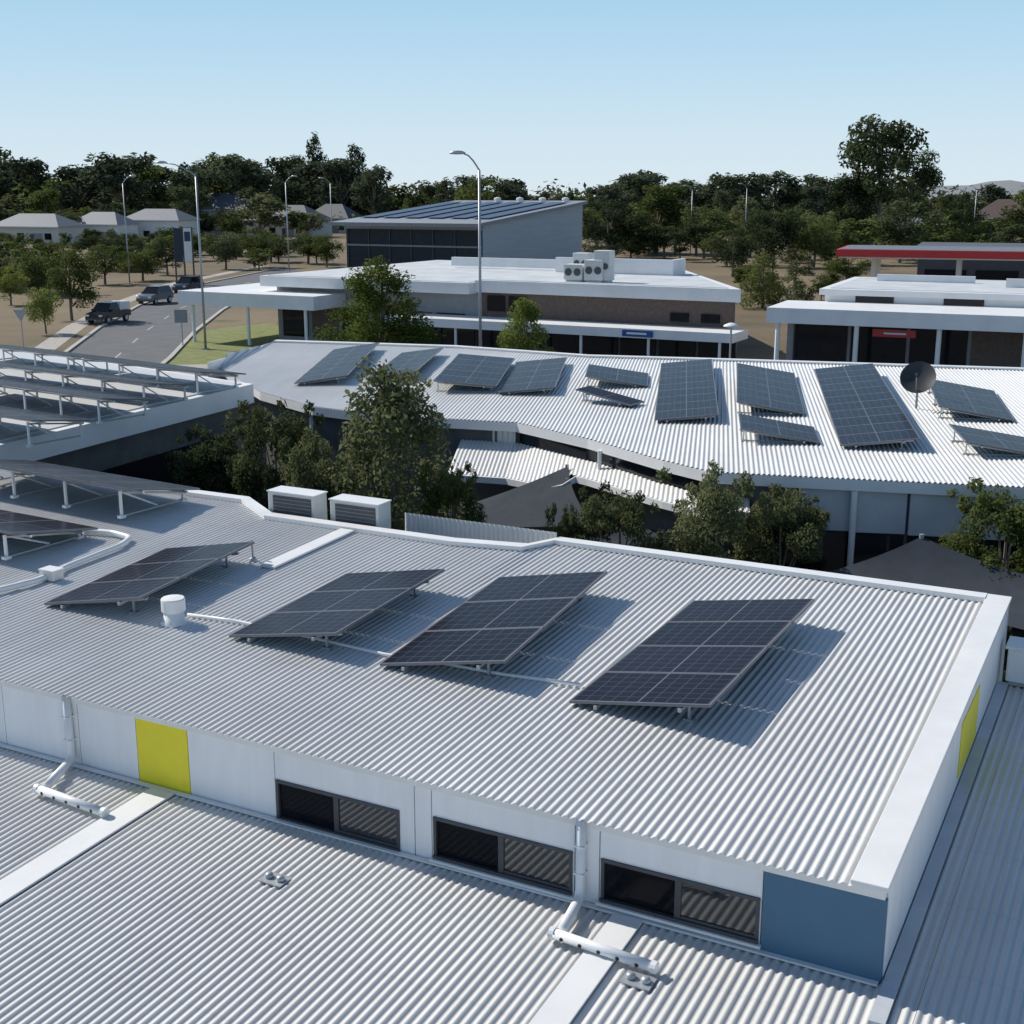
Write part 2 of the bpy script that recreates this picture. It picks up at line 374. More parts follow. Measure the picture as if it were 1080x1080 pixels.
for i in range(len(joints)-1):
    a,b=joints[i]+.006,joints[i+1]-.006; mt=m_wallp; lab=None
    if i==3: mt=m_yellow; lab='bright yellow panel beside the downpipe'
    if i==10: mt=m_blue; lab='slate blue panel at the building corner'
    win=[w for w in WI if a-.1<(w[0]+w[1])/2<b+.1]
    mb=MB(); v0_=-.012 if mt is not m_blue else -.03; zt=ZE-.125
    if win:
        u0,u1,z0,z1=win[0]; u0=max(u0,a+.02); u1=min(u1,b-.02)
        mb.bx(FM,a,b,v0_,.028,z1,zt); mb.bx(FM,a,b,v0_,.028,ZB-.2,z0); mb.bx(FM,a,u0,v0_,.028,z0,z1); mb.bx(FM,u1,b,v0_,.028,z0,z1)
    else: mb.bx(FM,a,b,v0_,.028,ZB-.2,zt)
    o=obj('wall_panel',mb,mt,bld)
    if lab:o['label']=lab
for u0,u1,z0,z1 in WI:
    um=(u0+u1)/2; f=MB(); t=.035
    f.bx(FM,u0,u1,-.03,.02,z1-t,z1-.002); f.bx(FM,u0,u1,-.045,.02,z0+.002,z0+t); f.bx(FM,u0+.002,u0+t,-.03,.02,z0+t,z1-t); f.bx(FM,u1-t,u1-.002,-.03,.02,z0+t,z1-t); f.bx(FM,um-.03,um+.03,-.028,.02,z0+t,z1-t)
    wo=obj('window',f,m_frame,bld)
    obj('pane',MB().bx(FM,u0+t,um-.03,.0,.012,z0+t,z1-t),m_gdark,wo)
    obj('pane',MB().bx(FM,um+.03,u1-t,-.012,.0,z0+t,z1-t),m_glass2,wo)['label']='pane mirroring the ribbed roof below'
    obj('sash',MB().bx(FM,um+.032,u1-t-.002,-.024,-.0125,z0+t+.001,z0+t+.03),m_frame,wo)
    obj('sill',MB().bx(FM,u0-.03,u1+.03,-.07,-.013,z0-.03,z0-.002),m_cap,wo)
def zl(v): return ZL+KS*v
def downpipe(px,s0,s1):
    u,zt=uw(px,800); a=FM.plane(*s0,ZL+.09,KS); b=FM.plane(*s1,ZL+.09,KS)
    pts=[FM.pt(u,-.066,ZE-.022),FM.pt(u,-.066,ZL+.085),FM.pt(a[0]+.03,a[1]+.03,a[2]+.012)]
    o=obj('downpipe',MB().tube(smoothpath(pts,.13,6),.05,12),m_pipe,bld,smooth=True)
    for z in (ZE-.3,ZL+.34): obj('pipe_clip',MB().bx(FM,u-.054,u+.054,-.119,-.013,z,z+.016),m_pipe,o)
    A=FM.pt(a[0]-.04,a[1]-.02,a[2]); B=FM.pt(b[0],b[1],b[2]-.01)
    sp_=obj('spreader_pipe',MB().tube([A,B],.05,12),m_pipe,o,smooth=True)
    for q in (A,B):
        d=(Vector(B)-Vector(A)).normalized()*.025; obj('end_cap',MB().tube([Vector(q)-d,Vector(q)+d],.058,12),m_pipe,o)
    for k in range(5):
        f=(k+.6)/5.4; c=Vector(A).lerp(Vector(B),f); e=Vector((-FM.e2[0],-FM.e2[1],-.1)).normalized()
        obj('drain_hole',MB().tube([c+e*.046,c+e*.053],.02,8),m_black,o)
downpipe(80,(44,832),(110,856)); downpipe(617,(588,984),(690,1019))
# ------------------------------------------------------------------ LOW WING in front
low=thing('low_wing','wide low corrugated roof in the foreground below the clerestory windows','building',FM.pt(-6,-4,0))
ve=FM.plane(1080,726,ZL,KS)[1]
obj('roof',corr(FM,-24,.34,lambda u:-9,lambda u:.04 if u<0.02 else ve,lambda u,v:zl(v),PITCH,AMP),m_roof,low,smooth=True)
obj('roof',corr(FM,.345,9,lambda u:-9,lambda u:ve,lambda u,v:zl(v),PITCH,AMP),m_roof,low,smooth=True)
obj('wall_flashing',MB().bx(FM,-22,-.02,-.09,-.032,ZL+.012,ZL+.03),m_cap,low)
obj('wall_flashing',MB().bx(FM,.014,.15,-.6,ve,ZL+.018,ZL+.045,KS),m_wallg,low)
for q0,q1,wd in (((0,935),(160,852),.34),((585,1075),(648,990),.30)):
    a=FM.plane(*q0,ZL,KS); b=FM.plane(*q1,ZL,KS); u=(a[0]+b[0])/2
    obj('roof_strip',MB().bx(FM,u-wd/2,u+wd/2,-8.5,-.095,ZL+.014,ZL+.036,KS),m_cap,low,bevel=.004)
obj('wall',MB().bx(FM,-23.8,8.9,-8.8,-.3,0,3.45).bx(FM,.4,8.9,-.3,ve-.1,0,3.75),m_wallg,low)
def capvent(px,py,lab):
    u,v,z=FM.plane(px,py,ZL,KS); t=thing('roof_fixing',lab,'roof vent',FM.pt(u,v,z))
    obj('flashing_plate',MB().bx(FM,u-.14,u+.14,v-.10,v+.10,z+.012,z+.024,0),m_gal,t)
    for d in (-.07,.07):
        obj('cap',MB().lathe(FM.pt(u+d,v,z+.02),[(.045,0),(.045,.03),(.03,.05),(.012,.055)],12),m_gal,t,smooth=True)
capvent(290,929,'small twin-capped roof fitting alone in the middle of the low roof')
capvent(673,1036,'small twin-capped roof fitting beside the pale strip under the spreader pipe')
u,v,z=FM.plane(1076,712,ZL,KS); t=thing('equipment_box','white equipment box at the right picture edge beyond the end wall','box',FM.pt(u,v,zl(v)))
obj('housing',MB().bx(FM,u-.14,u+.5,v-.5,v-.1,zl(v)+.06,zl(v)+.52),m_white,t,bevel=.02); obj('lid',MB().bx(FM,u-.17,u+.53,v-.53,v-.07,zl(v)+.522,zl(v)+.56),m_cap,t)
obj('base',MB().bx(FM,u-.1,u+.46,v-.45,v-.15,zl(v),zl(v)+.058),m_gal,t)
# ------------------------------------------------------------------ things on the main roof
TA=10
labs=['dark solar array left of the round white roof vent on the near roof','solar array just to the right of the white roof vent on the near roof','third from the left of the four big solar arrays on the near roof','rightmost of the four big solar arrays on the near roof']
for lb,lf,bkp in zip(labs,[(46,636),(241,670),(400,700),(600,739)],[(168,577),(363,604),(516,607),(738,634)]):
    h=.07; a=FM.plane(*lf,ZE+h,KS); b=FM.plane(*bkp,ZE+h,KS)
    L=math.hypot(b[0]-a[0],b[1]-a[1]); dang=math.degrees(math.atan2(b[0]-a[0],b[1]-a[1]))
    array(lb,FM.pt(a[0],a[1],ZE+KS*a[1]),27.5+dang*.6,L,TA,h,rx=math.atan(KS),group='tilted solar arrays on the near roof')
u,v,z=FM.plane(184,657,ZE,KS); c=FM.pt(u,v,z)
vt=thing('roof_vent','round white roof vent with domed cap between two solar arrays','roof vent',c)
obj('base',MB().lathe(c,[(.19,.0),(.19,.02),(.14,.05),(.13,.2)],20),m_pipe,vt,smooth=True)
obj('cap',MB().lathe(c,[(.14,.17),(.16,.18),(.16,.34),(.15,.355),(.05,.365),(.01,.366)],20),m_white,vt)
def rtube(name,px,r,lab,cat,mat=m_pipe,h=.0):
    pts=[]
    for a,b in px:
        u,v,z=FM.plane(a,b,ZE+r+.02+h,KS); pts.append(FM.pt(u,v,z))
    return tag(obj(name,MB().tube(smoothpath(pts,.1,3),r,8),mat,smooth=True),lab,cat)
rtube('conduit',[(198,648),(250,655),(345,676),(405,690),(470,700),(530,711),(612,722)],.022,'thin white conduit running under the four solar arrays','conduit')
rtube('duct_pipe',[(-60,548),(0,553),(120,562),(138,567),(128,575),(72,597),(58,604),(40,612),(0,622),(-50,634)],.05,'white pipe looping around the roof at the left edge','pipe')
u,v,z=FM.plane(55,612,ZE,KS); jb=thing('junction_box','small pale box on the white pipe at the left edge of the roof','box',FM.pt(u,v,z))
obj('housing',MB().bx(FM,u-.14,u+.14,v-.1,v+.1,z+.02,z+.16),m_ac,jb,bevel=.01); obj('lid',MB().bx(FM,u-.15,u+.15,v-.11,v+.11,z+.162,z+.185),m_cap,jb)
a=FM.plane(282,600,ZE,KS); b=FM.plane(362,563,ZE,KS); uu=(a[0]+b[0])/2
tag(obj('roof_strip',MB().bx(FM,uu-.13,uu+.13,a[1],vb(uu)-.22,ZE+.016,ZE+.05,KS),m_cap),'white cover strip on the near roof between the first two arrays and the ridge','roof flashing')
u,v,z=FM.plane(267,592,ZE,KS); c=FM.pt(u,v,z)
po=thing('vent_pipe','short thin pipe sticking up behind the first solar array','pipe',c)
obj('pipe',MB().tube([c,(c[0],c[1],c[2]+.35)],.02),m_gal,po); obj('collar',MB().lathe(c,[(.07,0.01),(.05,.05),(.025,.08)],12),m_gal,po)
def backrow(label,r_px,l_px,zroof,h,tilt,group,parts=1,wid=1.7):
    pr=Vector(P(*r_px,zroof+h)); pl=Vector(P(*l_px,zroof+h)); d=pl-pr; L=d.length; d.normalize()
    X=Vector((d.y,-d.x,0)); deg=-math.degrees(math.atan2(X.y,X.x))
    seg=L/parts
    for k in range(parts):
        p=pr+d*seg*k
        array(label[k],(p.x,p.y,zroof),deg,seg-.2,-tilt,h,group=group,wid=wid)
backrow(['solar array seen edge-on at the left of the near roof, above the white pipe'],(134,515),(-60,482),5.12,.55,11,GB)
backrow(['solar array cut by the left picture edge just above the junction box'],(12,562),(-200,520),5.0,.46,10,GB)
# plant behind the near roof
def acunit(u,v,z,lab,w=.98,h=.72,d=.4):
    t=thing('air_conditioner',lab,'air conditioner',FM.pt(u,v,z),'outdoor units behind the near roof')
    obj('casing',MB().bx(FM,u-w/2,u+w/2,v,v+d,z,z+h),m_ac,t,bevel=.02)
    obj('grille',MB().bx(FM,u-w/2+.12,u+w/2-.05,v-.012,v-.002,z+.05,z+h-.05),m_grille,t)
    sl=MB()
    for k in range(9):
        zz=z+.09+(h-.2)*k/8; sl.bx(FM,u-w/2+.13,u+w/2-.06,v-.02,v-.0125,zz,zz+.01)
    obj('guard',sl,m_bgrey,t)
    obj('top_panel',MB().bx(FM,u-w/2-.012,u+w/2+.012,v-.015,v+d+.01,z+h,z+h+.02),m_cap,t)
    for dx in (-.35,.35): obj('foot',MB().bx(FM,u+dx-.05,u+dx+.05,v-.02,v+d+.02,z-.06,z-.002),m_gal,t)
zc=4.72
for px,py,lab in ((295,549,'white air conditioner left of its twin behind the kinked ridge'),(362,559,'white air conditioner right of its twin behind the kinked ridge')):
    u,v,z=FM.plane(px,py,ZE,KS); acunit(u,v+.32,zc,lab)
u0=FM.plane(285,545,ZE,KS); u1=FM.plane(570,577,ZE,KS)
tag(obj('plant_deck',MB().bx(FM,u0[0]-.3,u1[0]+.2,u0[1]+.05,u0[1]+1.3,4.5,4.64),m_gal),'steel deck carrying the two outdoor units behind the near roof','platform')
p=FM.pt(FM.plane(400,562,ZE,KS)[0],u0[1]+.75,0); q=FM.pt(u1[0]+.1,u0[1]+.75,0)
tag(obj('screen_wall',corrwall(p,q,4.3,5.22,.09,.012),m_roof,smooth=True),'low corrugated screen to the right of the outdoor units','screen')
# ------------------------------------------------------------------ LEFT BUILDING
A=(-12.6,23.5); B=(-7.4,36.4); C_=(-18.2,45.7); D=(-34,30)
lb=thing('side_building','flat-roofed building at the left edge with deep white fascia under rows of solar panels','building',(-18,33,0))
obj('fascia',MB().prism([A,B,C_,D],4.66,5.2),m_white,lb)
ins=lambda p,k:(p[0]+(-18-p[0])*k,p[1]+(34-p[1])*k)
obj('roof',MB().prism([ins(p,.03) for p in (A,B,C_,D)],5.203,5.23),roofmat('side_roof_steel',(.66,.66,.66),20),lb)
obj('wall',MB().prism([ins(p,.07) for p in (A,B,C_,D)],0,4.655),m_dwall,lb)
wa,wb=ins(A,.066),ins(B,.066)
obj('window',MB().prism([wa,wb,(wb[0]-.1,wb[1]),(wa[0]-.1,wa[1])],2.2,3.8),m_glass,lb)
backrow(['solar array at the far end of the left building, first from the white corner','solar array in the farthest row of the left building, beside the picture edge'],(212,392),(-40,361),5.23,.62,8,GB,2,1.6)
backrow(['solar array in the second row from the back on the left building'],(156,404),(-60,378),5.23,.62,8,GB,1,1.6)
backrow(['solar array in the third row from the back on the left building'],(108,420),(-60,396),5.23,.62,8,GB,1,1.6)
backrow(['solar array in the nearest row on the left building, cut by the picture edge'],(34,443),(-150,415),5.23,.6,8,GB,1,1.6)
# ------------------------------------------------------------------ SECOND BUILDING
Z2=4.6
F2=Frame(P(800,500,Z2),9.0)
fr2=[F2.plane(a,b,Z2,0)[:2] for a,b in [(222,381),(275,413),(330,428),(400,437),(470,441),(545,445),(620,462),(700,485),(750,497),(850,502),(1080,513),(1300,522)]]
bk2=[F2.plane(a,b,Z2+.4,0)[:2] for a,b in [(222,378),(290,361),(480,367),(620,377),(760,381),(1080,391),(1300,397)]]
vf2,vb2=interp(fr2),interp(bk2)
u0=max(fr2[0][0],bk2[0][0])+.02; u1=fr2[-1][0]
def z2(u,v):
    f,b=vf2(u),vb2(u); return Z2+.42*(v-f)/max(.5,b-f)
b2=thing('second_building','long white corrugated building with a bent eave across the courtyard','building',F2.pt(0,6,0))
obj('roof',corr(F2,u0,u1,lambda u:vf2(u)-.05,vb2,z2,.11,.016,nv=2),m_roof2,b2,smooth=True)
out=[F2.pt(u,v-.06,Z2) for u,v in fr2]; inn=[F2.pt(u,v+.08,Z2) for u,v in fr2]
obj('fascia',ribbon(MB(),out,inn,-.26,-.02),m_cap,b2)
obj('ridge_capping',ribbon(MB(),[F2.pt(u,v+.2,z2(u,v)) for u,v in bk2],[F2.pt(u,v-.12,z2(u,v)) for u,v in bk2],.01,.06),m_cap,b2)
w=MB(); w2=MB()
for i in range(1,len(fr2)-1):
    (a0,c0),(a1,c1)=fr2[i],fr2[i+1]
    q=[F2.pt(a0,c0+.25,0),F2.pt(a1,c1+.25,0),F2.pt(a1,c1+.5,0),F2.pt(a0,c0+.5,0)]
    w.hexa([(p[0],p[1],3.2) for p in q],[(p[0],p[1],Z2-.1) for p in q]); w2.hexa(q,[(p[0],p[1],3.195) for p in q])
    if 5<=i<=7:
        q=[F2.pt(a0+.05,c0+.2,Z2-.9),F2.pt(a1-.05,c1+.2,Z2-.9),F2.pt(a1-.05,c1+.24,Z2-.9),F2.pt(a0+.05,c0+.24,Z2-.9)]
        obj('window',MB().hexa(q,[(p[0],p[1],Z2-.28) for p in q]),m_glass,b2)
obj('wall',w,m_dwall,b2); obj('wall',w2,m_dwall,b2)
w=MB()
for i in range(len(bk2)-1):
    (a0,c0),(a1,c1)=bk2[i],bk2[i+1]
    q=[F2.pt(a0,c0-.3,0),F2.pt(a1,c1-.3,0),F2.pt(a1,c1-.05,0),F2.pt(a0,c0-.05,0)]
    w.hexa(q,[(p[0],p[1],Z2+.3) for p in q])
obj('wall',w,m_wallp,b2)
for x0,x1 in ((795,843),(846,902),(906,960),(963,1030),(1033,1110)):
    ua,ub=F2.plane(x0,508,Z2,0)[0],F2.plane(x1,508,Z2,0)[0]; vv=max(vf2(ua),vf2(ub))+.16
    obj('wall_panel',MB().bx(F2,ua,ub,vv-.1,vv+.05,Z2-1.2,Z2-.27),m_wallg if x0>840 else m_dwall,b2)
    obj('window',MB().bx(F2,ua,ub,vv,vv+.05,.2,Z2-1.25),m_glass,b2)
for x in (904,1150):
    ua=F2.plane(x,508,Z2,0)[0]; c=F2.pt(ua,vf2(ua)-.02,0); obj('column',MB().tube([c,(c[0],c[1],Z2-.27)],.07,10),m_white,b2)
ua=F2.plane(633,466,Z2,0)[0]; c=F2.pt(ua,vf2(ua)-.1,0); obj('downpipe',MB().tube([(c[0],c[1],3.6),(c[0],c[1],Z2-.2)],.05,10),m_pipe,b2)
ua,ub=F2.plane(318,440,Z2-.3,0),F2.plane(540,460,Z2-.3,0)
p,q=F2.pt(ua[0],vf2(ua[0])+.15,0),F2.pt(ub[0],vf2(ub[0])+.15,0); obj('cladding',corrwall(p,q,3.5,Z2-.27,.16,.02),m_white,b2)
aw=thing('awning','pale corrugated awning under the bent eave of the white building','awning',F2.pt(-4,-1,0))
us=[F2.plane(x,y,Z2,0)[0] for x,y in ((484,442),(545,445),(598,456),(606,459),(700,485),(750,497),(792,500))]
wd=interp(list(zip(us,(1.7,1.7,1.5,.9,.75,.7,.55)))); dr=interp(list(zip(us,(.55,.55,.5,.22,.18,.16,.12))))
f_in=lambda u:vf2(u)+.19; f_out=lambda u:vf2(u)+.19-wd(u)-.15
obj('roof',corr(F2,us[0],us[-1],f_out,f_in,lambda u,v:4.0-dr(u)*(f_in(u)-v)/(wd(u)+.15),.11,.013),m_roof2,aw,smooth=True)
nn=[us[0]+(us[-1]-us[0])*i/24 for i in range(25)]
obj('gutter',ribbon(MB(),[F2.pt(u,f_out(u)-.1,4.0-dr(u)) for u in nn],[F2.pt(u,f_out(u)-.01,4.0-dr(u)) for u in nn],-.16,.0),m_white,aw)
for u in (us[0]+.1,us[2],us[-1]-.1):
    c=F2.pt(u,f_out(u)+.02,0); obj('post',MB().tube([c,(c[0],c[1],4.0-dr(u)-.03)],.05),m_gal,aw)
G2='solar arrays on the white building across the courtyard'
arr2=[((310,405),(352,371),9,1.7,'leftmost solar array on the white roof, beside the white building corner'),
((388,399),(424,373),8,1.5,'solar array half hidden behind the courtyard tree top'),
((457,402),(484,374),-4,1.9,'solar array just right of the tall courtyard tree'),
((525,414),(545,383),6,1.7,'solar array next to the array right of the courtyard tree'),
((617,396),(621,382),-8,1.9,'upper of two short solar arrays left of the tall upright one'),
((607,411),(622,403),-8,1.9,'lower of two short solar arrays left of the tall upright one'),
((690,443),(697,388),6,1.65,'tall narrow solar array standing alone in the middle of the white roof'),
((777,423),(777,385),-9,1.8,'upper solar array of the pair right of the tall narrow one'),
((781,452),(779,433),-9,1.9,'lower solar array of the pair right of the tall narrow one'),
((886,470),(858,396),7,1.8,'longest solar array on the white roof, left of the satellite dish'),
((990,428),(977,399),-9,1.9,'solar array just right of the satellite dish'),
((1018,466),(1001,444),-9,1.9,'solar array at the right picture edge below the dish')]
for lf,bp_,tl,wd_,lab in arr2:
    h=.11 if tl>0 else .38
    for it in range(2):
        if it==0: zz=Z2+.2
        a=P(*lf,zz+h); ua,va=F2.uv(a[0],a[1]); zz=z2(ua,va)
    b=P(*bp_,zz+h+.12); L=math.hypot(b[0]-a[0],b[1]-a[1]); dg=math.degrees(math.atan2(b[0]-a[0],b[1]-a[1]))
    array(lab,(a[0],a[1],zz),dg,L,tl,h,rx=.03,group=G2,wid=wd_)
c=P(966,432,4.8); c=(c[0],c[1],z2(*F2.uv(c[0],c[1])))
ds=thing('satellite_dish','dark round satellite dish on a short mast on the white roof','satellite dish',c)
obj('mast',MB().tube([c,(c[0],c[1],c[2]+.75)],.035),m_gal,ds)
dd=MB(); ax=Vector((-.35,-.75,.5)).normalized(); s1=ax.cross(Vector((0,0,1))).normalized(); s2=s1.cross(ax); cc=Vector((c[0],c[1],c[2]+.82)); vs=[];fs=[]
for k in range(7):
    r=.47*k/6
    for j in range(24):
        t=2*math.pi*j/24; vs.append(tuple(cc+s1*r*math.cos(t)+s2*r*math.sin(t)+ax*(r*r*.45)))
for k in range(6):
    for j in range(24): fs.append((k*24+j,k*24+(j+1)%24,(k+1)*24+(j+1)%24,(k+1)*24+j))
obj('reflector',dd.add(vs,fs),M('dish_grey',(.03,.033,.038),.5),ds,smooth=True)
obj('feed_arm',MB().tube([cc-s2*.4,cc+ax*.42-s2*.1],.015),m_gal,ds); obj('receiver',MB().tube([cc+ax*.36-s2*.1,cc+ax*.48-s2*.08],.04),m_dark,ds)
def sail(pts,lab):
    vs=[];fs=[];n=8; a,b,c,d=[Vector(P(*p)) for p in pts]; ctr=(a+b+c+d)/4
    for i in range(n+1):
        for j in range(n+1):
            s,t=i/n,j/n; p=a.lerp(b,s).lerp(d.lerp(c,s),t)
            p=ctr+(p-ctr)*(1-.08*((4*s*(1-s) if t in (0,1) else 0)+(4*t*(1-t) if s in (0,1) else 0))); vs.append(tuple(p+Vector((0,0,-.25*16*s*(1-s)*t*(1-t)*.5))))
    for i in range(n):
        for j in range(n): q=i*(n+1)+j; fs.append((q,q+n+1,q+n+2,q+1))
    o=thing('shade_sail',lab,'shade sail',(ctr.x,ctr.y,0)); obj('cloth',MB().add(vs,fs),m_sail,o,smooth=True)
    for p in (a,b,c,d): obj('post',MB().tube([(p.x,p.y,0),(p.x,p.y,p.z+.05)],.05),m_gal,o)
sail([(470,560,2.9),(628,556,3.0),(598,492,3.9),(500,530,3.0)],'dark peaked shade sail in front of the pale awning')
sail([(840,612,3.0),(1095,668,3.0),(1100,612,3.4),(972,566,3.9)],'dark shade sail beyond the right end of the near roof')
sail([(560,575,2.7),(760,590,2.7),(700,560,2.9),(600,545,3.1)],'low dark shade sail between the shrubs and the near ridge')
# ------------------------------------------------------------------ MID BUILDING (third row)
F3=Frame(P(780,318,4.2),27.5)
b3=thing('shop_building','wide low white building with brown brick band and roof plant beyond the white roof','building',F3.pt(-17,10,0))
pl3=lambda q:[F3.pt(u,v,0)[:2] for u,v in q]
obj('wall',MB().prism(pl3([(-35,.8),(-.6,.8),(-13.6,23.5),(-35,23.5)]),0,4.0),m_bgrey,b3)
obj('brick_band',MB().bx(F3,-18,-.5,.70,.79,2.55,4.08),m_brick,b3)
obj('fascia',MB().prism(pl3([(-18.2,.2),(0,.2),(-13.6,24),(-18.2,24)]),4.12,4.9),m_white,b3)
obj('fascia',MB().prism(pl3([(-35.4,-.6),(-18.22,-.6),(-18.22,24),(-35.4,24)]),4.02,4.75),m_white,b3)
obj('roof',MB().prism(pl3([(-35,-.2),(-18.5,-.2),(-18.5,23.6),(-35,23.6)]),4.753,4.79).prism(pl3([(-18,.6),(-.9,.6),(-13.6,23.3),(-18,23.3)]),4.903,4.94),m_conc,b3)
obj('canopy',MB().bx(F3,-24,.4,-2.2,.69,1.95,2.5),m_white,b3)
obj('canopy',MB().bx(F3,-41,-29,-3,8,2.7,3.65),m_white,b3)
for k in range(9):
    u=-23.5+k*2.6; obj('window',MB().bx(F3,u,u+2.4,.6,.69,.15,1.85),m_glass,b3)
for k in range(6):
    u=-34.5+k*2.6; obj('window',MB().bx(F3,u,u+2.2,.7,.79,.4,2.6),m_brick if k in(1,4) else m_glass,b3)
for k in range(2):
    u=-17.5+k*1.6; obj('window',MB().bx(F3,u,u+1.3,.6,.695,2.9,3.9),m_glass,b3)
for u in (-4.6,-2.6): obj('window',MB().bx(F3,u,u+1.2,.6,.695,2.75,3.3),m_glass,b3)
for k in range(6):
    c=F3.pt(-23+k*4.5,-1.9,0); obj('column',MB().tube([c,(c[0],c[1],1.95)],.09),m_white,b3)
for u in (-40,-35,-30):
    c=F3.pt(u,-2.6,0); obj('column',MB().tube([c,(c[0],c[1],2.7)],.12),m_white,b3)
obj('parapet',MB().bx(F3,-17,-8,10,10.4,4.94,6.0).bx(F3,-8.3,-8,10.41,12.5,4.94,6.0).bx(F3,-28,-17.02,14,14.4,4.94,5.6),m_white,b3)
obj('sign_board',MB().bx(F3,-6.6,-4.6,-2.26,-2.203,2.03,2.42),m_bluesign,b3)
obj('sign_lettering',MB().bx(F3,-6.3,-5.0,-2.275,-2.262,2.17,2.29),m_white,b3)
def plant(fr,u,v,z,w,h,lab,grp):
    t=thing('rooftop_unit',lab,'air conditioner',fr.pt(u,v,z),grp)
    obj('casing',MB().bx(fr,u-w/2,u+w/2,v,v+w*.8,z+.12,z+h),m_ac,t,bevel=.03)
    obj('stand',MB().bx(fr,u-w/2+.1,u+w/2-.1,v+.1,v+w*.7,z,z+.118),m_gal,t)
    mb=MB()
    for d in (-w*.24,w*.24):
        c=Vector(fr.pt(u+d,v-.005,z+.12+h*.45)); e=Vector((fr.e2[0],fr.e2[1],0)); mb.tube([c-e*.02,c],w*.19,14)
    obj('fan_grille',mb,m_grille,t)
for i,(px,py,w_,h_) in enumerate([(598,298,1.3,1.1),(618,299,1.3,1.4),(634,298,1.1,2.0),(612,290,1.2,1.5)]):
    u,v=F3.uv(*P(px,py,4.94)[:2]); plant(F3,u,max(v,1.2),4.94,w_,h_,['small roof unit at the left of the roof plant cluster','broad roof unit in the middle of the roof plant cluster','tallest roof unit of the roof plant cluster','roof unit standing behind the others of the plant cluster'][i],'plant on the wide low building')
# ------------------------------------------------------------------ RIGHT BUILDING
F4=Frame(P(815,322,4.2),24)
b4=thing('corner_shop','white flat-roofed shop building at the right with red sign over dark glazing','building',F4.pt(12,8,0))
obj('fascia',MB().bx(F4,0,30,-1.5,4,3.35,4.2),m_white,b4)
obj('wall',MB().bx(F4,.6,30,1.5,20,0,3.34),m_bgrey,b4)
obj('upper_wall',MB().bx(F4,2.2,30,4.1,16,3.0,4.6),m_white,b4)
obj('parapet',MB().bx(F4,1.9,30,3.8,16.2,4.6,4.95),m_white,b4)
obj('roof',MB().bx(F4,2.4,30,4.5,15.8,4.953,4.98),m_conc,b4)
for k in range(4): obj('window',MB().bx(F4,4+k*5,6.2+k*5,4.03,4.095,4.22,4.58),m_glass,b4)
for k in range(8): obj('window',MB().bx(F4,1+k*3.3,4.1+k*3.3,1.42,1.495,.2,3.2),m_glass if k!=3 else m_brick,b4)
for k in range(7):
    c=F4.pt(.6+k*4.4,-1.1,0); obj('column',MB().tube([c,(c[0],c[1],3.35)],.14),m_white,b4)
obj('sign_board',MB().bx(F4,5.9,8.2,-1.3,-1.22,2.8,3.2),m_redsign,b4)
obj('sign_lettering',MB().bx(F4,6.5,7.7,-1.315,-1.302,2.95,3.04),m_wallg,b4)
obj('parapet',MB().bx(F4,12,24,9,9.3,4.98,5.5).bx(F4,4,10,12,12.3,4.98,5.4),m_white,b4)
# ------------------------------------------------------------------ SERVICE STATION
F5=Frame(P(882,263,5.8),20)
b5=thing('station_canopy','red-edged forecourt canopy at the right beyond the shop building','canopy',F5.pt(12,5,0))
obj('fascia',MB().bx(F5,0,30,0,10,5.2,5.8),m_red,b5); obj('soffit',MB().bx(F5,.2,29.8,.2,9.8,5.08,5.198),m_white,b5)
obj('roof',MB().bx(F5,.3,29.7,.3,9.7,5.803,5.83),m_rtile3,b5)
for u in (3,10,17,24):
    for v in (2.5,7.5): obj('column',MB().bx(F5,u-.2,u+.2,v-.2,v+.2,0,5.078),m_white,b5)
b6=thing('station_shop','dark low shop behind the red canopy','building',F5.pt(10,18,0))
obj('wall',MB().bx(F5,6,16,16,26,0,5.2),m_rtile,b6); obj('parapet',MB().bx(F5,5.8,16.2,15.8,26.2,5.2,5.6),m_rtile,b6)
for k in range(2): obj('window',MB().bx(F5,6.7+k*4.6,10.5+k*4.6,15.9,15.998,.3,3.4),m_glass,b6)
# ------------------------------------------------------------------ HALL
F6=Frame((-3.55,150),27.5)
hl=thing('sports_hall','tall dark-fronted hall with a sloping grey metal roof behind the low building','building',F6.pt(-9,14,0))
k6=(9.1-6.9)/28
obj('roof',MB().bx(F6,-19.6,.6,-1.8,28.5,6.9,7.25,k6),m_hroof,hl)
q=[F6.pt(-19,.5,0),F6.pt(0,.5,0),F6.pt(0,28,0),F6.pt(-19,28,0)]
obj('wall',MB().hexa(q,[(p[0],p[1],6.88+k6*v) for p,v in zip(q,(.5,.5,28,28))]),M('hall_cladding',(.40,.44,.49),.5,var=.08,scale=1,stretch=(.2,.2,3)),hl)
obj('glazing',MB().bx(F6,-18.9,-.1,.38,.495,.3,6.3),m_hglass,hl)
for k in range(7):
    u=-18.6+k*3; obj('mullion',MB().bx(F6,u-.06,u+.06,.25,.375,.3,6.3),m_frame,hl)
obj('cladding_rail',MB().bx(F6,-18.9,-.1,.2,.37,4.3,4.5),m_bgrey,hl)
obj('fascia',MB().bx(F6,-19.7,.7,-1.95,-1.81,6.7,7.1),m_bgrey,hl)
m_fs=M('far_solar',(.045,.06,.10),.35,var=.3)
for k in range(6):
    u=-18.6+k*3.15; v0_=3
    tag(obj('solar_array',MB().bx(F6,u,u+2.2,v0_,v0_+21.5,7.35,7.42,k6),m_fs),'dark solar strip on the sloping roof of the tall hall','solar panels','solar strips on the hall roof')
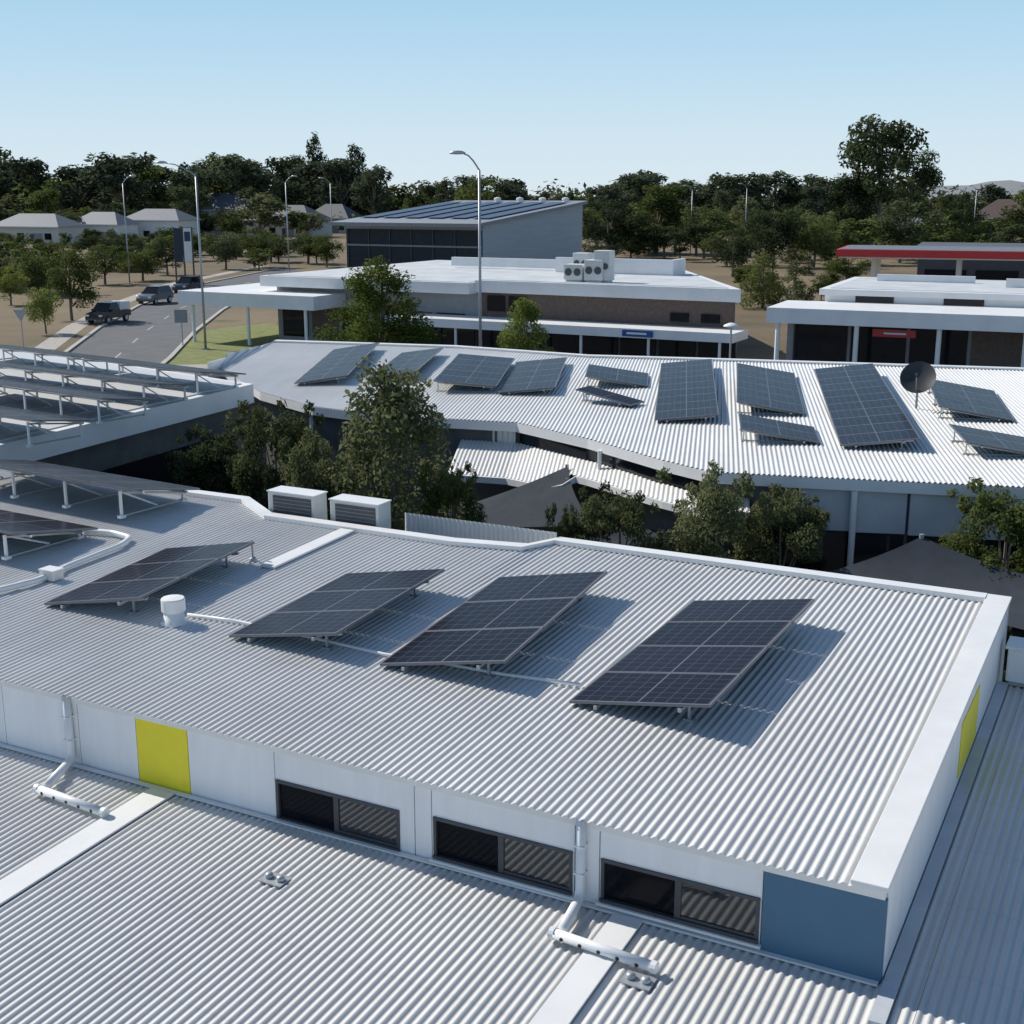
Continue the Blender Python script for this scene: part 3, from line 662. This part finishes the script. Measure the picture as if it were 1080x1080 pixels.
for k in range(4):
    u=-12+k*3.4; c=F6.pt(u,26.5,7.25+k6*26.5); t=tag(obj('roof_ventilator',MB().lathe(c,[(.4,0),(.4,.25),(.5,.3),(.45,.5),(.1,.6)],10),m_white),'white ventilator on the top edge of the hall roof','roof vent','ventilators on the hall roof')
# ------------------------------------------------------------------ HOUSES
def house(px,py,wpx,lab,wall,roof,deg=27,hw=2.7,hr=2.2,asp=.7,grp='houses beyond the road'):
    p=P(px,py,0); dist=p[1]; w_=wpx/FP*dist; d_=w_*asp; f=Frame((p[0],p[1]),deg); t=thing('house',lab,'house',p,grp)
    obj('wall',MB().bx(f,-w_/2,w_/2,0,d_,0,hw),wall,t)
    o=.6; e=min(w_,d_)/2; vs=[f.pt(-w_/2-o,-o,hw+.002),f.pt(w_/2+o,-o,hw+.002),f.pt(w_/2+o,d_+o,hw+.002),f.pt(-w_/2-o,d_+o,hw+.002),f.pt(-w_/2+e,d_/2,hw+hr),f.pt(w_/2-e+.01,d_/2,hw+hr)]
    obj('roof',MB().add(vs,[(3,2,1,0),(0,1,5,4),(1,2,5),(2,3,4,5),(3,0,4)]),roof,t)
    obj('fascia',MB().bx(f,-w_/2-o,w_/2+o,-o-.05,-o+.02,hw-.2,hw),m_white,t)
    for k in (-.36,-.08,.34):
        obj('window',MB().bx(f,k*w_-.9,k*w_+.9,-.08,-.004,.9,2.2),m_glass,t)
    obj('door',MB().bx(f,.1*w_-.5,.1*w_+.5,-.07,-.004,0,2.1),m_frame,t)
    obj('garage_door',MB().bx(f,.2*w_-1.4,.2*w_+1.0,-.06,-.003,0,2.2),m_bgrey,t)
house(28,257,85,'pale house with grey hipped roof nearest the left picture edge',m_cream,m_rtile3,22,3.6,2.6,.45)
house(100,255,62,'white house with grey hipped roof between two pale houses',m_white,m_rtile3,25,3.8,2.6,.5)
house(160,254,72,'white house with grey roof left of the tall lamp',m_white,m_rtile3,25,4.6,2.4,.45)
house(5,240,60,'dark-roofed house on the rise at the far left',m_cream,m_rtile,25,5.4,4.2,.5)
house(228,247,88,'two-storey house with dark grey roof left of the hall',m_cream,m_rtile,27,6.2,4.2,.5)
house(293,250,80,'low house with grey roof between the hall and the two-storey house',m_cream,m_rtile,27,4.0,3.6,.5)
house(182,241,66,'small house with dark roof behind the white house by the tall lamp',m_white,m_rtile,27,5.4,4.2,.5)
house(70,241,72,'grey-roofed house behind the gap between the pale houses',m_bgrey,m_rtile,24,5.2,4.2,.5)
house(128,240,60,'grey house with dark hipped roof behind the white houses',m_bgrey,m_rtile,24,5.2,4.2,.5)
house(345,246,50,'low house mostly behind the left end of the hall',m_cream,m_rtile,24,4.0,3.6,.6)
house(1056,250,62,'brick house with brown hipped roof above the red canopy',m_brick,m_rtile2,20,4.5,4.5,.8)
house(955,258,70,'dark grey house left of the brown-roofed one',m_rtile,m_rtile3,20,4.2,1.2,.6)
house(775,246,46,'small grey-roofed house among the trees right of centre',m_cream,m_rtile,20,4,3.5,.8)
# ------------------------------------------------------------------ TREES
def leafcloud(centers,n,leaf,rng,flat=.8):
    C=np.array([c[:3] for c in centers]); r=np.array([c[3] for c in centers]); w=r**2; w=w/w.sum()
    idx=rng.choice(len(C),n,p=w); d=rng.normal(size=(n,3)); d/=np.linalg.norm(d,axis=1)[:,None]
    rad=r[idx]*(.25+.9*rng.random(n)**.6); pos=C[idx]+d*rad[:,None]*np.array([1,1,flat])
    nrm=d*.6+rng.normal(size=(n,3))*.5+np.array([0,0,.45]); nrm/=np.linalg.norm(nrm,axis=1)[:,None]
    a=np.cross(nrm,rng.normal(size=(n,3))); a/=np.linalg.norm(a,axis=1)[:,None]; b=np.cross(nrm,a)
    s=leaf*(.5+.9*rng.random(n)); a*=s[:,None]; b*=(s*.55)[:,None]
    return np.stack([pos-a,pos-b*.9+a*.1,pos+a,pos+b*.9+a*.1],1).reshape(-1,3)
def cloudmesh(name,V,mat):
    n=len(V)//4; me=bpy.data.meshes.new(name); me.from_pydata(V.tolist(),[],[(4*i,4*i+1,4*i+2,4*i+3) for i in range(n)]); me.materials.append(mat); return me
def treemesh(kind,seed,n,leaf,mat):
    rng=np.random.default_rng(seed); cs=[]
    if kind=='gum':
        for k in range(20):
            z=.34+.60*rng.random(); rr=.27*math.sin(math.pi*min(1,(z-.2)/.85))**.7; t=rng.random()*6.28; q=rr*math.sqrt(rng.random())
            cs.append((q*math.cos(t),q*math.sin(t),z,.07+.07*rng.random()))
    elif kind=='round':
        for k in range(40):
            d=rng.normal(size=3); d/=np.linalg.norm(d); q=.35+.65*rng.random(); z=.54+d[2]*.38*q
            cs.append((d[0]*.36*q,d[1]*.36*q,z,.08+.06*rng.random()))
    elif kind=='cone':
        for k in range(85):
            z=.08+.86*rng.random()**1.15; rr=.40*(1-z)**.7+.02; t=rng.random()*6.28; q=rr*rng.random()**.4
            cs.append((q*math.cos(t),q*math.sin(t),z,.045+.06*(1-z)+.025*rng.random()))
        cs.append((0,0,.95,.035)); cs.append((.03,0,.9,.05)); cs.append((-.02,.02,.84,.06))
    elif kind=='shrub':
        for k in range(54):
            z=.10+.80*rng.random(); rr=.36*math.sin(math.pi*min(1,.26+z*.68))**.7; t=rng.random()*6.28; q=rr*math.sqrt(rng.random())
            cs.append((q*math.cos(t),q*math.sin(t),z,.045+.06*rng.random()))
        for k in range(18):
            t=rng.random()*6.28; q=.3*rng.random(); cs.append((q*math.cos(t),q*math.sin(t),.86+.12*rng.random(),.025+.02*rng.random()))
    V=leafcloud(cs,n,leaf,rng); r_=np.hypot(V[:,0],V[:,1]); ext=2*np.percentile(r_,95)
    cm=cloudmesh('crown',V,mat)
    tb=MB(); top=.8; pts=[(.015*math.sin(3*z+seed),.015*math.cos(2.3*z+seed),z*top) for z in np.linspace(0,1,6)]
    tb.tube(pts,.022 if kind!='gum' else .026,7,.006)
    for c in cs[:10]:
        z0=max(.1,c[2]*.55); tb.tube([(0.01,0,z0),(c[0]*.5,c[1]*.5,(z0+c[2])/2+.02),(c[0],c[1],c[2])],.009,5,.003)
    tm=bpy.data.meshes.new('trunk'); tm.from_pydata(tb.V,[],tb.F); tm.materials.append(m_bark)
    return tm,cm,ext
TM={}
def getmesh(kind,var,lod,lm):
    key=(kind,var,lod,lm)
    if key not in TM:
        n,leaf={'near':(26000,.0110),'mid':(5000,.019),'far':(1900,.030)}[lod]
        TM[key]=treemesh(kind,var*17+{'gum':1,'round':2,'cone':3,'shrub':4}[kind],n,leaf,LM[lm])
    return TM[key]
def tree(p,h,width,kind,lod,lm,label,group=None,var=0,name='tree',cat='tree'):
    t=thing(name,label,cat,p,group,(0,0,random.random()*6.28)); tm,cm,ext=getmesh(kind,var,lod,lm)
    for nm,me in (('trunk',tm),('crown',cm)): link(nm,me,t)
    t.scale=(width/ext,width/ext,h); return t
def tree_px(px,pt,pb,wpx,kind,lod,lm,label,group=None,var=0,zb=0,**k):
    p=P(px,pb,zb); d=p[1]; fw=d*cp+(CAMZ-zb)*sp
    b=(540-pt)/FP; zt=CAMZ+d*(-sp+b*cp)/(cp+b*sp); h=zt-zb
    return tree(p,h,wpx/FP*fw,kind,lod,lm,label,group,var,**k)
def tree_at(px,dist,pt,wpx,*a,**k):
    return tree_px(px,pt,base_py(dist),wpx,*a,**k)
SH=dict(name='shrub',cat='shrub')
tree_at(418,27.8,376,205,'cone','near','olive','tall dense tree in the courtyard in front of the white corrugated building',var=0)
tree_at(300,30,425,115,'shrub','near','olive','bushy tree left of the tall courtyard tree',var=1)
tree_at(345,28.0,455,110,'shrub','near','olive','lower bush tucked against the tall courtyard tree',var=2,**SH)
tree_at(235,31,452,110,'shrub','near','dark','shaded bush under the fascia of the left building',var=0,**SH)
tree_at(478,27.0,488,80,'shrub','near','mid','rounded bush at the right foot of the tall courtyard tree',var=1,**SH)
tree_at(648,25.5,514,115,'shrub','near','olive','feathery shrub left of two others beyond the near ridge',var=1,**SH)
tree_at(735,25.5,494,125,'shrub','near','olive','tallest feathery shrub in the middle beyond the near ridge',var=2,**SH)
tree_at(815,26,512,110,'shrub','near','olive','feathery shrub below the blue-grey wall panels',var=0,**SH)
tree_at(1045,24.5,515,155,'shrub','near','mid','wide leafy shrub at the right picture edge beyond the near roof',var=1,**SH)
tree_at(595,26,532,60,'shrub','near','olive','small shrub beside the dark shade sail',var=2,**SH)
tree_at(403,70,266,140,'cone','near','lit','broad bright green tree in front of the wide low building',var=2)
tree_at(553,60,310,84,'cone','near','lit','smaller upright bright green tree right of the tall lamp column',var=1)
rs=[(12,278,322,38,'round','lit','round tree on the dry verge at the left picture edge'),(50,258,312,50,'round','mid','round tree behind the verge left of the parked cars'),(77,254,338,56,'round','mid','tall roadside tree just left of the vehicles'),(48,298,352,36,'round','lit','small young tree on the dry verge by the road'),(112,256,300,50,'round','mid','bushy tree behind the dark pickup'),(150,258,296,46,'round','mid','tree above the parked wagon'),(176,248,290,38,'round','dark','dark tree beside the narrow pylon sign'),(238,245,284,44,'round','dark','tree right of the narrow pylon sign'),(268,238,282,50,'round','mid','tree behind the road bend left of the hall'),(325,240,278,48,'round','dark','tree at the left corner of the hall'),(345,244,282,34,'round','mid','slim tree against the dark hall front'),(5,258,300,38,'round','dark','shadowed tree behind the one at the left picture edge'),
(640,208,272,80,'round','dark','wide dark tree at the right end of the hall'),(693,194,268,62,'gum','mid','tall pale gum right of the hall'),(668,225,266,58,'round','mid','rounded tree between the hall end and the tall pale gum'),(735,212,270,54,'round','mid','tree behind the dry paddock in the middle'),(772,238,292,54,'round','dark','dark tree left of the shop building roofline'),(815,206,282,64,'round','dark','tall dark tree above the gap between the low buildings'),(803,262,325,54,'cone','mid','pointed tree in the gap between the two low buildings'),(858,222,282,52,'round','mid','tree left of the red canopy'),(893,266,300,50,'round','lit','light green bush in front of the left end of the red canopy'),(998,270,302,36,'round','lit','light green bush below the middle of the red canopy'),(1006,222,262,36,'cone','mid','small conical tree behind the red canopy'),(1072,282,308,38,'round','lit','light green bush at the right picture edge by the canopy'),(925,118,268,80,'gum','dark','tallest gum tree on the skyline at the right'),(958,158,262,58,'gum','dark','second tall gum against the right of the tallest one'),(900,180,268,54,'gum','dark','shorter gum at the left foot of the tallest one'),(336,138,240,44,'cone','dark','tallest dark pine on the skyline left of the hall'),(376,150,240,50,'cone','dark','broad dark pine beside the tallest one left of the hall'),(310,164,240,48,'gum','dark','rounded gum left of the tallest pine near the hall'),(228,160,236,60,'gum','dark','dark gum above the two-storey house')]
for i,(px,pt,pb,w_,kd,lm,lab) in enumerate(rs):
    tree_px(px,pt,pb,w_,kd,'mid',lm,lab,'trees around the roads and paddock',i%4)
prof=interp([(-40,175),(20,162),(60,182),(120,174),(200,162),(260,170),(300,174),(390,180),(420,198),(480,188),(540,196),(600,194),(650,190),(720,192),(780,192),(850,188),(890,194),(980,198),(1040,206),(1120,204)])
rng=random.Random(3)
GT='gum trees of the skyline belt'
for i in range(98):
    px=-25+1130*i/97+rng.uniform(-6,6); d=rng.uniform(330,440); pt=prof(px)+rng.choice([rng.uniform(-13,-3),rng.uniform(-2,15),rng.uniform(-2,15)])
    b=(540-pt)/FP; zt=CAMZ+d*(-sp+b*cp)/(cp+b*sp); h=max(8,zt); x=(px-540)/FP*(d*cp)
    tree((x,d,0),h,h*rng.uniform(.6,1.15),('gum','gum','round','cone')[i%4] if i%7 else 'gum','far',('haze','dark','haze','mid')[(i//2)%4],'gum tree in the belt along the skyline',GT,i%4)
GG='garden trees in the middle distance'; LG='green garden tree among the far houses and paddocks'
def scatter(n,px0,px1,d0,d1,h0,h1,kinds=('dark','mid','mid','olive')):
    for i in range(n):
        px=px0+(px1-px0)*(i+rng.random())/n; d=rng.uniform(d0,d1); h=rng.uniform(h0,h1); x=(px-540)/FP*d
        kd=rng.choice(['round','round','round','gum','cone']); h*=rng.choice([.8,1,1,1.25]) 
        tree((x,d,0),h,h*rng.uniform(.95,1.6)*(.8 if kd!='round' else 1),kd,'far',rng.choice(kinds),LG,GG,i%4)
scatter(22,-10,340,292,345,6,10)
scatter(16,-10,200,240,272,1.8,3.2)
scatter(24,60,345,175,235,2.2,4.6)
scatter(13,-15,345,205,260,2.2,4.5)
scatter(12,-10,60,130,185,3,5)
scatter(28,612,905,220,330,5.5,9.5)
scatter(16,618,905,185,225,2.5,6)
scatter(13,940,1085,200,330,4.5,8)
scatter(8,770,900,120,170,2.2,4.0)
rg=np.random.default_rng(5); cs=[]
for i in range(520):
    x=rg.uniform(-360,360); y=rg.uniform(440,640); h=rg.uniform(7,15); cs.append((x,y,h*.5,h*.55))
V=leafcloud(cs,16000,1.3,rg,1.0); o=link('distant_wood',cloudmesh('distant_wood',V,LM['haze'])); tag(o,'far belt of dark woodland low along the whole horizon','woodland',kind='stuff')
cs=[]
for i in range(420):
    y=rg.uniform(345,440); x=rg.uniform(-.5,.5)*y; h=rg.uniform(3,6.5); cs.append((x,y,h*.45,h*.6))
V=leafcloud(cs,14000,.75,rg,.8); o=link('scrub',cloudmesh('scrub',V,LM['mid'])); tag(o,'low scrub filling the ground below the skyline gums','undergrowth',kind='stuff')
# ------------------------------------------------------------------ STREET LAMPS
def lamp(px,pt,pb,lab,arm=-1,armpx=22):
    p=P(px,pb,0); d=p[1]; b=(540-pt)/FP; zt=CAMZ+d*(-sp+b*cp)/(cp+b*sp); A=armpx/FP*d
    t=thing('street_lamp',lab,'street lamp',p,'street lamps')
    obj('pole',MB().tube([p,(p[0],p[1],zt-.8)],.09,10,.06),m_gal,t,smooth=True)
    pts=[(p[0],p[1],zt-.8)]+[(p[0]+arm*A*s,p[1],zt-.8+.8*math.sin(s*1.57)) for s in (.15,.4,.7,1)]
    obj('arm',MB().tube(pts,.045,8,.035),m_gal,t,smooth=True)
    e=pts[-1]; mb=MB().lathe((0,0,0),[(.05,-.02),(.16,0),(.17,.08),(.1,.15),(.03,.17)],12)
    mb.V=[(e[0]+arm*.3+v[0]*2.4,e[1]+v[1],e[2]-.02+v[2]) for v in mb.V]; obj('lamp_head',mb,m_alu,t,smooth=True)
    obj('base_plate',MB().cube(p[0]-.2,p[0]+.2,p[1]-.2,p[1]+.2,0,.06),m_gal,t)
lamp(507,162,base_py(66),'tall street lamp in front of the wide low building between two green trees',-1,16)
lamp(217,172,368,'tall street lamp on the near side of the road above the lawn',-1,30)
lamp(137,186,300,'street lamp behind the parked cars',1,8)
lamp(305,186,286,'street lamp beyond the road bend left of the hall',1,7)
lamp(351,188,276,'street lamp in front of the left corner of the hall',-1,7)
lamp(728,196,270,'distant lamp left of the gap between the low buildings',-1,5)
lamp(785,194,266,'distant lamp above the dark trees right of centre',-1,5)
lamp(1025,196,262,'distant lamp right of the tallest gum tree',-1,5)
p=P(768,base_py(66),.0); t=thing('post_lamp','white shaded post lamp in front of the low building right end','street lamp',p)
obj('pole',MB().tube([p,(p[0],p[1],3.75)],.05),m_gal,t); obj('lamp_shade',MB().lathe((p[0],p[1],3.75),[(.08,0),(.42,.10),(.38,.17),(.12,.28)],14),m_white,t,smooth=True)
p=P(25,366,0); t=thing('give_way_sign','back of a triangular road sign on a post on the dry verge','road sign',p)
obj('post',MB().tube([p,(p[0],p[1],2.3)],.035),m_gal,t)
obj('plate',MB().add([(p[0]-.5,p[1]-.06,2.6),(p[0]+.5,p[1]-.06,2.6),(p[0],p[1]-.06,1.75),(p[0]-.5,p[1]-.04,2.6),(p[0]+.5,p[1]-.04,2.6),(p[0],p[1]-.04,1.75)],[(0,2,1),(3,4,5),(0,1,4,3),(1,2,5,4),(2,0,3,5)]),m_gal,t)
p=P(193,366,0); t=thing('road_sign','rectangular grey sign on a post beside the lawn and lamp','road sign',p)
obj('post',MB().tube([p,(p[0],p[1],2.6)],.04),m_gal,t); obj('plate',MB().cube(p[0]-.45,p[0]+.45,p[1]-.07,p[1]-.045,1.7,2.6),m_bgrey,t)
p=P(196,300,0); t=thing('pylon_sign','narrow dark and white pylon sign beyond the road','sign',p)
for dx in (-1.05,0,1.05): obj('post',MB().cube(p[0]+dx-.08,p[0]+dx+.08,p[1]-.1,p[1]+.1,0,6.6),m_frame,t)
obj('board',MB().cube(p[0]-1.0,p[0]-.1,p[1]-.2,p[1]-.11,2.6,6.5),M('navy_sign',(.02,.03,.06),.5),t)
obj('board',MB().cube(p[0]+.1,p[0]+1.0,p[1]-.2,p[1]-.11,2.6,6.5),m_white,t)
obj('band',MB().cube(p[0]+.2,p[0]+.9,p[1]-.23,p[1]-.202,5.0,6.1),M('navy_band',(.03,.05,.12),.5),t)
# ------------------------------------------------------------------ VEHICLES
def car(px,py,deg,lab,paint,kind='wagon'):
    p=P(px,py,.005); root=thing('parked_car',lab,'car',p,'vehicles on the road',(0,0,R(deg)))
    L=2.1; W=.86
    if kind=='pickup': low=[(-L,.45),(-L,.95),(-.55,.98),(-.5,1.0),(1.1,1.02),(2.0,.88),(L,.7),(L,.42)]; cab=[(-.5,1.0),(-.35,1.62),(.55,1.64),(1.15,1.02)]
    else: low=[(-L,.42),(-L,.98),(-2.0,1.05),(1.0,1.03),(1.95,.9),(L,.68),(L,.4)]; cab=[(-1.95,1.05),(-1.7,1.6),(.35,1.62),(1.1,1.03)]
    def ext(prof,w0,w1):
        n=len(prof); zmx=max(z for _,z in prof); zmn=min(z for _,z in prof); mb=MB(); vs=[]
        for s in (-1,1):
            for x,z in prof: vs.append((x,s*(w0+(w1-w0)*(z-zmn)/(zmx-zmn)),z))
        mb.add(vs,[tuple(range(n)),tuple(range(2*n-1,n-1,-1))]+[(i,n+i,n+(i+1)%n,(i+1)%n) for i in range(n)]); return mb
    obj('body',ext(low,W,W*.96),paint,root,world=False,bevel=.05)
    obj('cabin',ext(cab,W*.95,W*.76),m_glass,root,world=False)
    xs=[c[0] for c in cab]; obj('roof',MB().cube(xs[1]-.05,xs[2]+.05,-W*.75,W*.75,1.61,1.67),paint,root,world=False,bevel=.02)
    for s in (-1,1):
        for x in (-1.3,1.35):
            wo=obj('wheel',MB().tube([(x,s*.68,.34),(x,s*.88,.34)],.34,16),m_tyre,root,world=False)
            obj('rim',MB().tube([(x,s*.87,.34),(x,s*.895,.34)],.2,12),m_alu,wo,world=False)
        obj('headlight',MB().cube(L-.06,L+.015,s*.62-.16,s*.62+.16,.66,.8),m_white,root,world=False)
        obj('taillight',MB().cube(-L-.015,-L+.05,s*.72-.1,s*.72+.1,.7,.95),m_red,root,world=False)
        obj('mirror',MB().cube(.75,.9,s*.93-.09,s*.93+.09,1.02,1.17),paint,root,world=False)
    obj('bumper',MB().cube(L-.1,L+.05,-.8,.8,.35,.52),m_frame,root,world=False)
    if kind=='pickup':
        obj('canopy',MB().cube(-2.05,-.55,-.80,.80,.99,1.66),m_white,root,world=False,bevel=.05)
m_p1=M('dark_blue_paint',(.03,.04,.06),.25,var=.05); m_p2=M('silver_paint',(.18,.2,.23),.25,metal=.3,var=.05); m_p3=M('black_paint',(.018,.018,.02),.25)
car(115,340,-106,'dark pickup with a white canopy nearest on the road',m_p3,'pickup')
car(164,320,-105,'silver-blue wagon in the middle of the three vehicles',m_p2)
car(199,308,-104,'dark car farthest along the road of the three vehicles',m_p1)
# ------------------------------------------------------------------ LIGHT, SKY, CAMERA
EL=R(38); az=Vector((-.83,.55)).normalized(); STR=.10
w=bpy.data.worlds.new('World'); S.world=w; w.use_nodes=True; nt=w.node_tree; bg=nt.nodes['Background']
sky=nt.nodes.new('ShaderNodeTexSky'); sky.sky_type='NISHITA'; sky.sun_disc=False; sky.sun_elevation=EL; sky.sun_rotation=-math.atan2(-az.x,az.y)
sky.air_density=1.1; sky.dust_density=.2; sky.ozone_density=2.0; sky.altitude=100
# the clear low sky: pale at the horizon, deeper with elevation, running into the sky model overhead
tc=nt.nodes.new('ShaderNodeTexCoord'); sx=nt.nodes.new('ShaderNodeSeparateXYZ'); nt.links.new(tc.outputs['Generated'],sx.inputs[0])
rp=nt.nodes.new('ShaderNodeValToRGB'); e=rp.color_ramp.elements
e[0].position=0; e[0].color=(.70,.81,.87,1); e[1].position=.5; e[1].color=(.14,.30,.58,1)
for ps,c in ((.04,(.63,.785,.88)),(.09,(.50,.715,.875)),(.14,(.395,.645,.85)),(.25,(.22,.44,.72))):
    x=e.new(ps); x.color=(*c,1)
nt.links.new(sx.outputs['Z'],rp.inputs[0])
sc=nt.nodes.new('ShaderNodeVectorMath'); sc.operation='SCALE'; sc.inputs['Scale'].default_value=1/STR; nt.links.new(rp.outputs[0],sc.inputs[0])
mr=nt.nodes.new('ShaderNodeMapRange'); mr.inputs[1].default_value=.2; mr.inputs[2].default_value=.5; nt.links.new(sx.outputs['Z'],mr.inputs[0])
mx=nt.nodes.new('ShaderNodeMix'); mx.data_type='RGBA'; nt.links.new(mr.outputs[0],mx.inputs[0]); nt.links.new(sc.outputs[0],mx.inputs[6]); nt.links.new(sky.outputs[0],mx.inputs[7])
nt.links.new(mx.outputs[2],bg.inputs['Color']); bg.inputs['Strength'].default_value=STR
sl=bpy.data.lights.new('sun','SUN'); sl.energy=5.0; sl.angle=R(.5); sl.color=(1,.95,.865); so=link('sun',sl,None,(0,0,60))
so.rotation_euler=Vector((-az.x*math.cos(EL),-az.y*math.cos(EL),-math.sin(EL))).to_track_quat('-Z','Y').to_euler()
cam=bpy.data.cameras.new('camera'); cam.sensor_width=36; cam.lens=45; cam.clip_end=6000; co=link('camera',cam,None,(0,0,CAMZ)); co.rotation_euler=(R(90)-PIT,0,0); S.camera=co
S.view_settings.view_transform='Standard'; S.view_settings.look='None'; S.view_settings.exposure=0
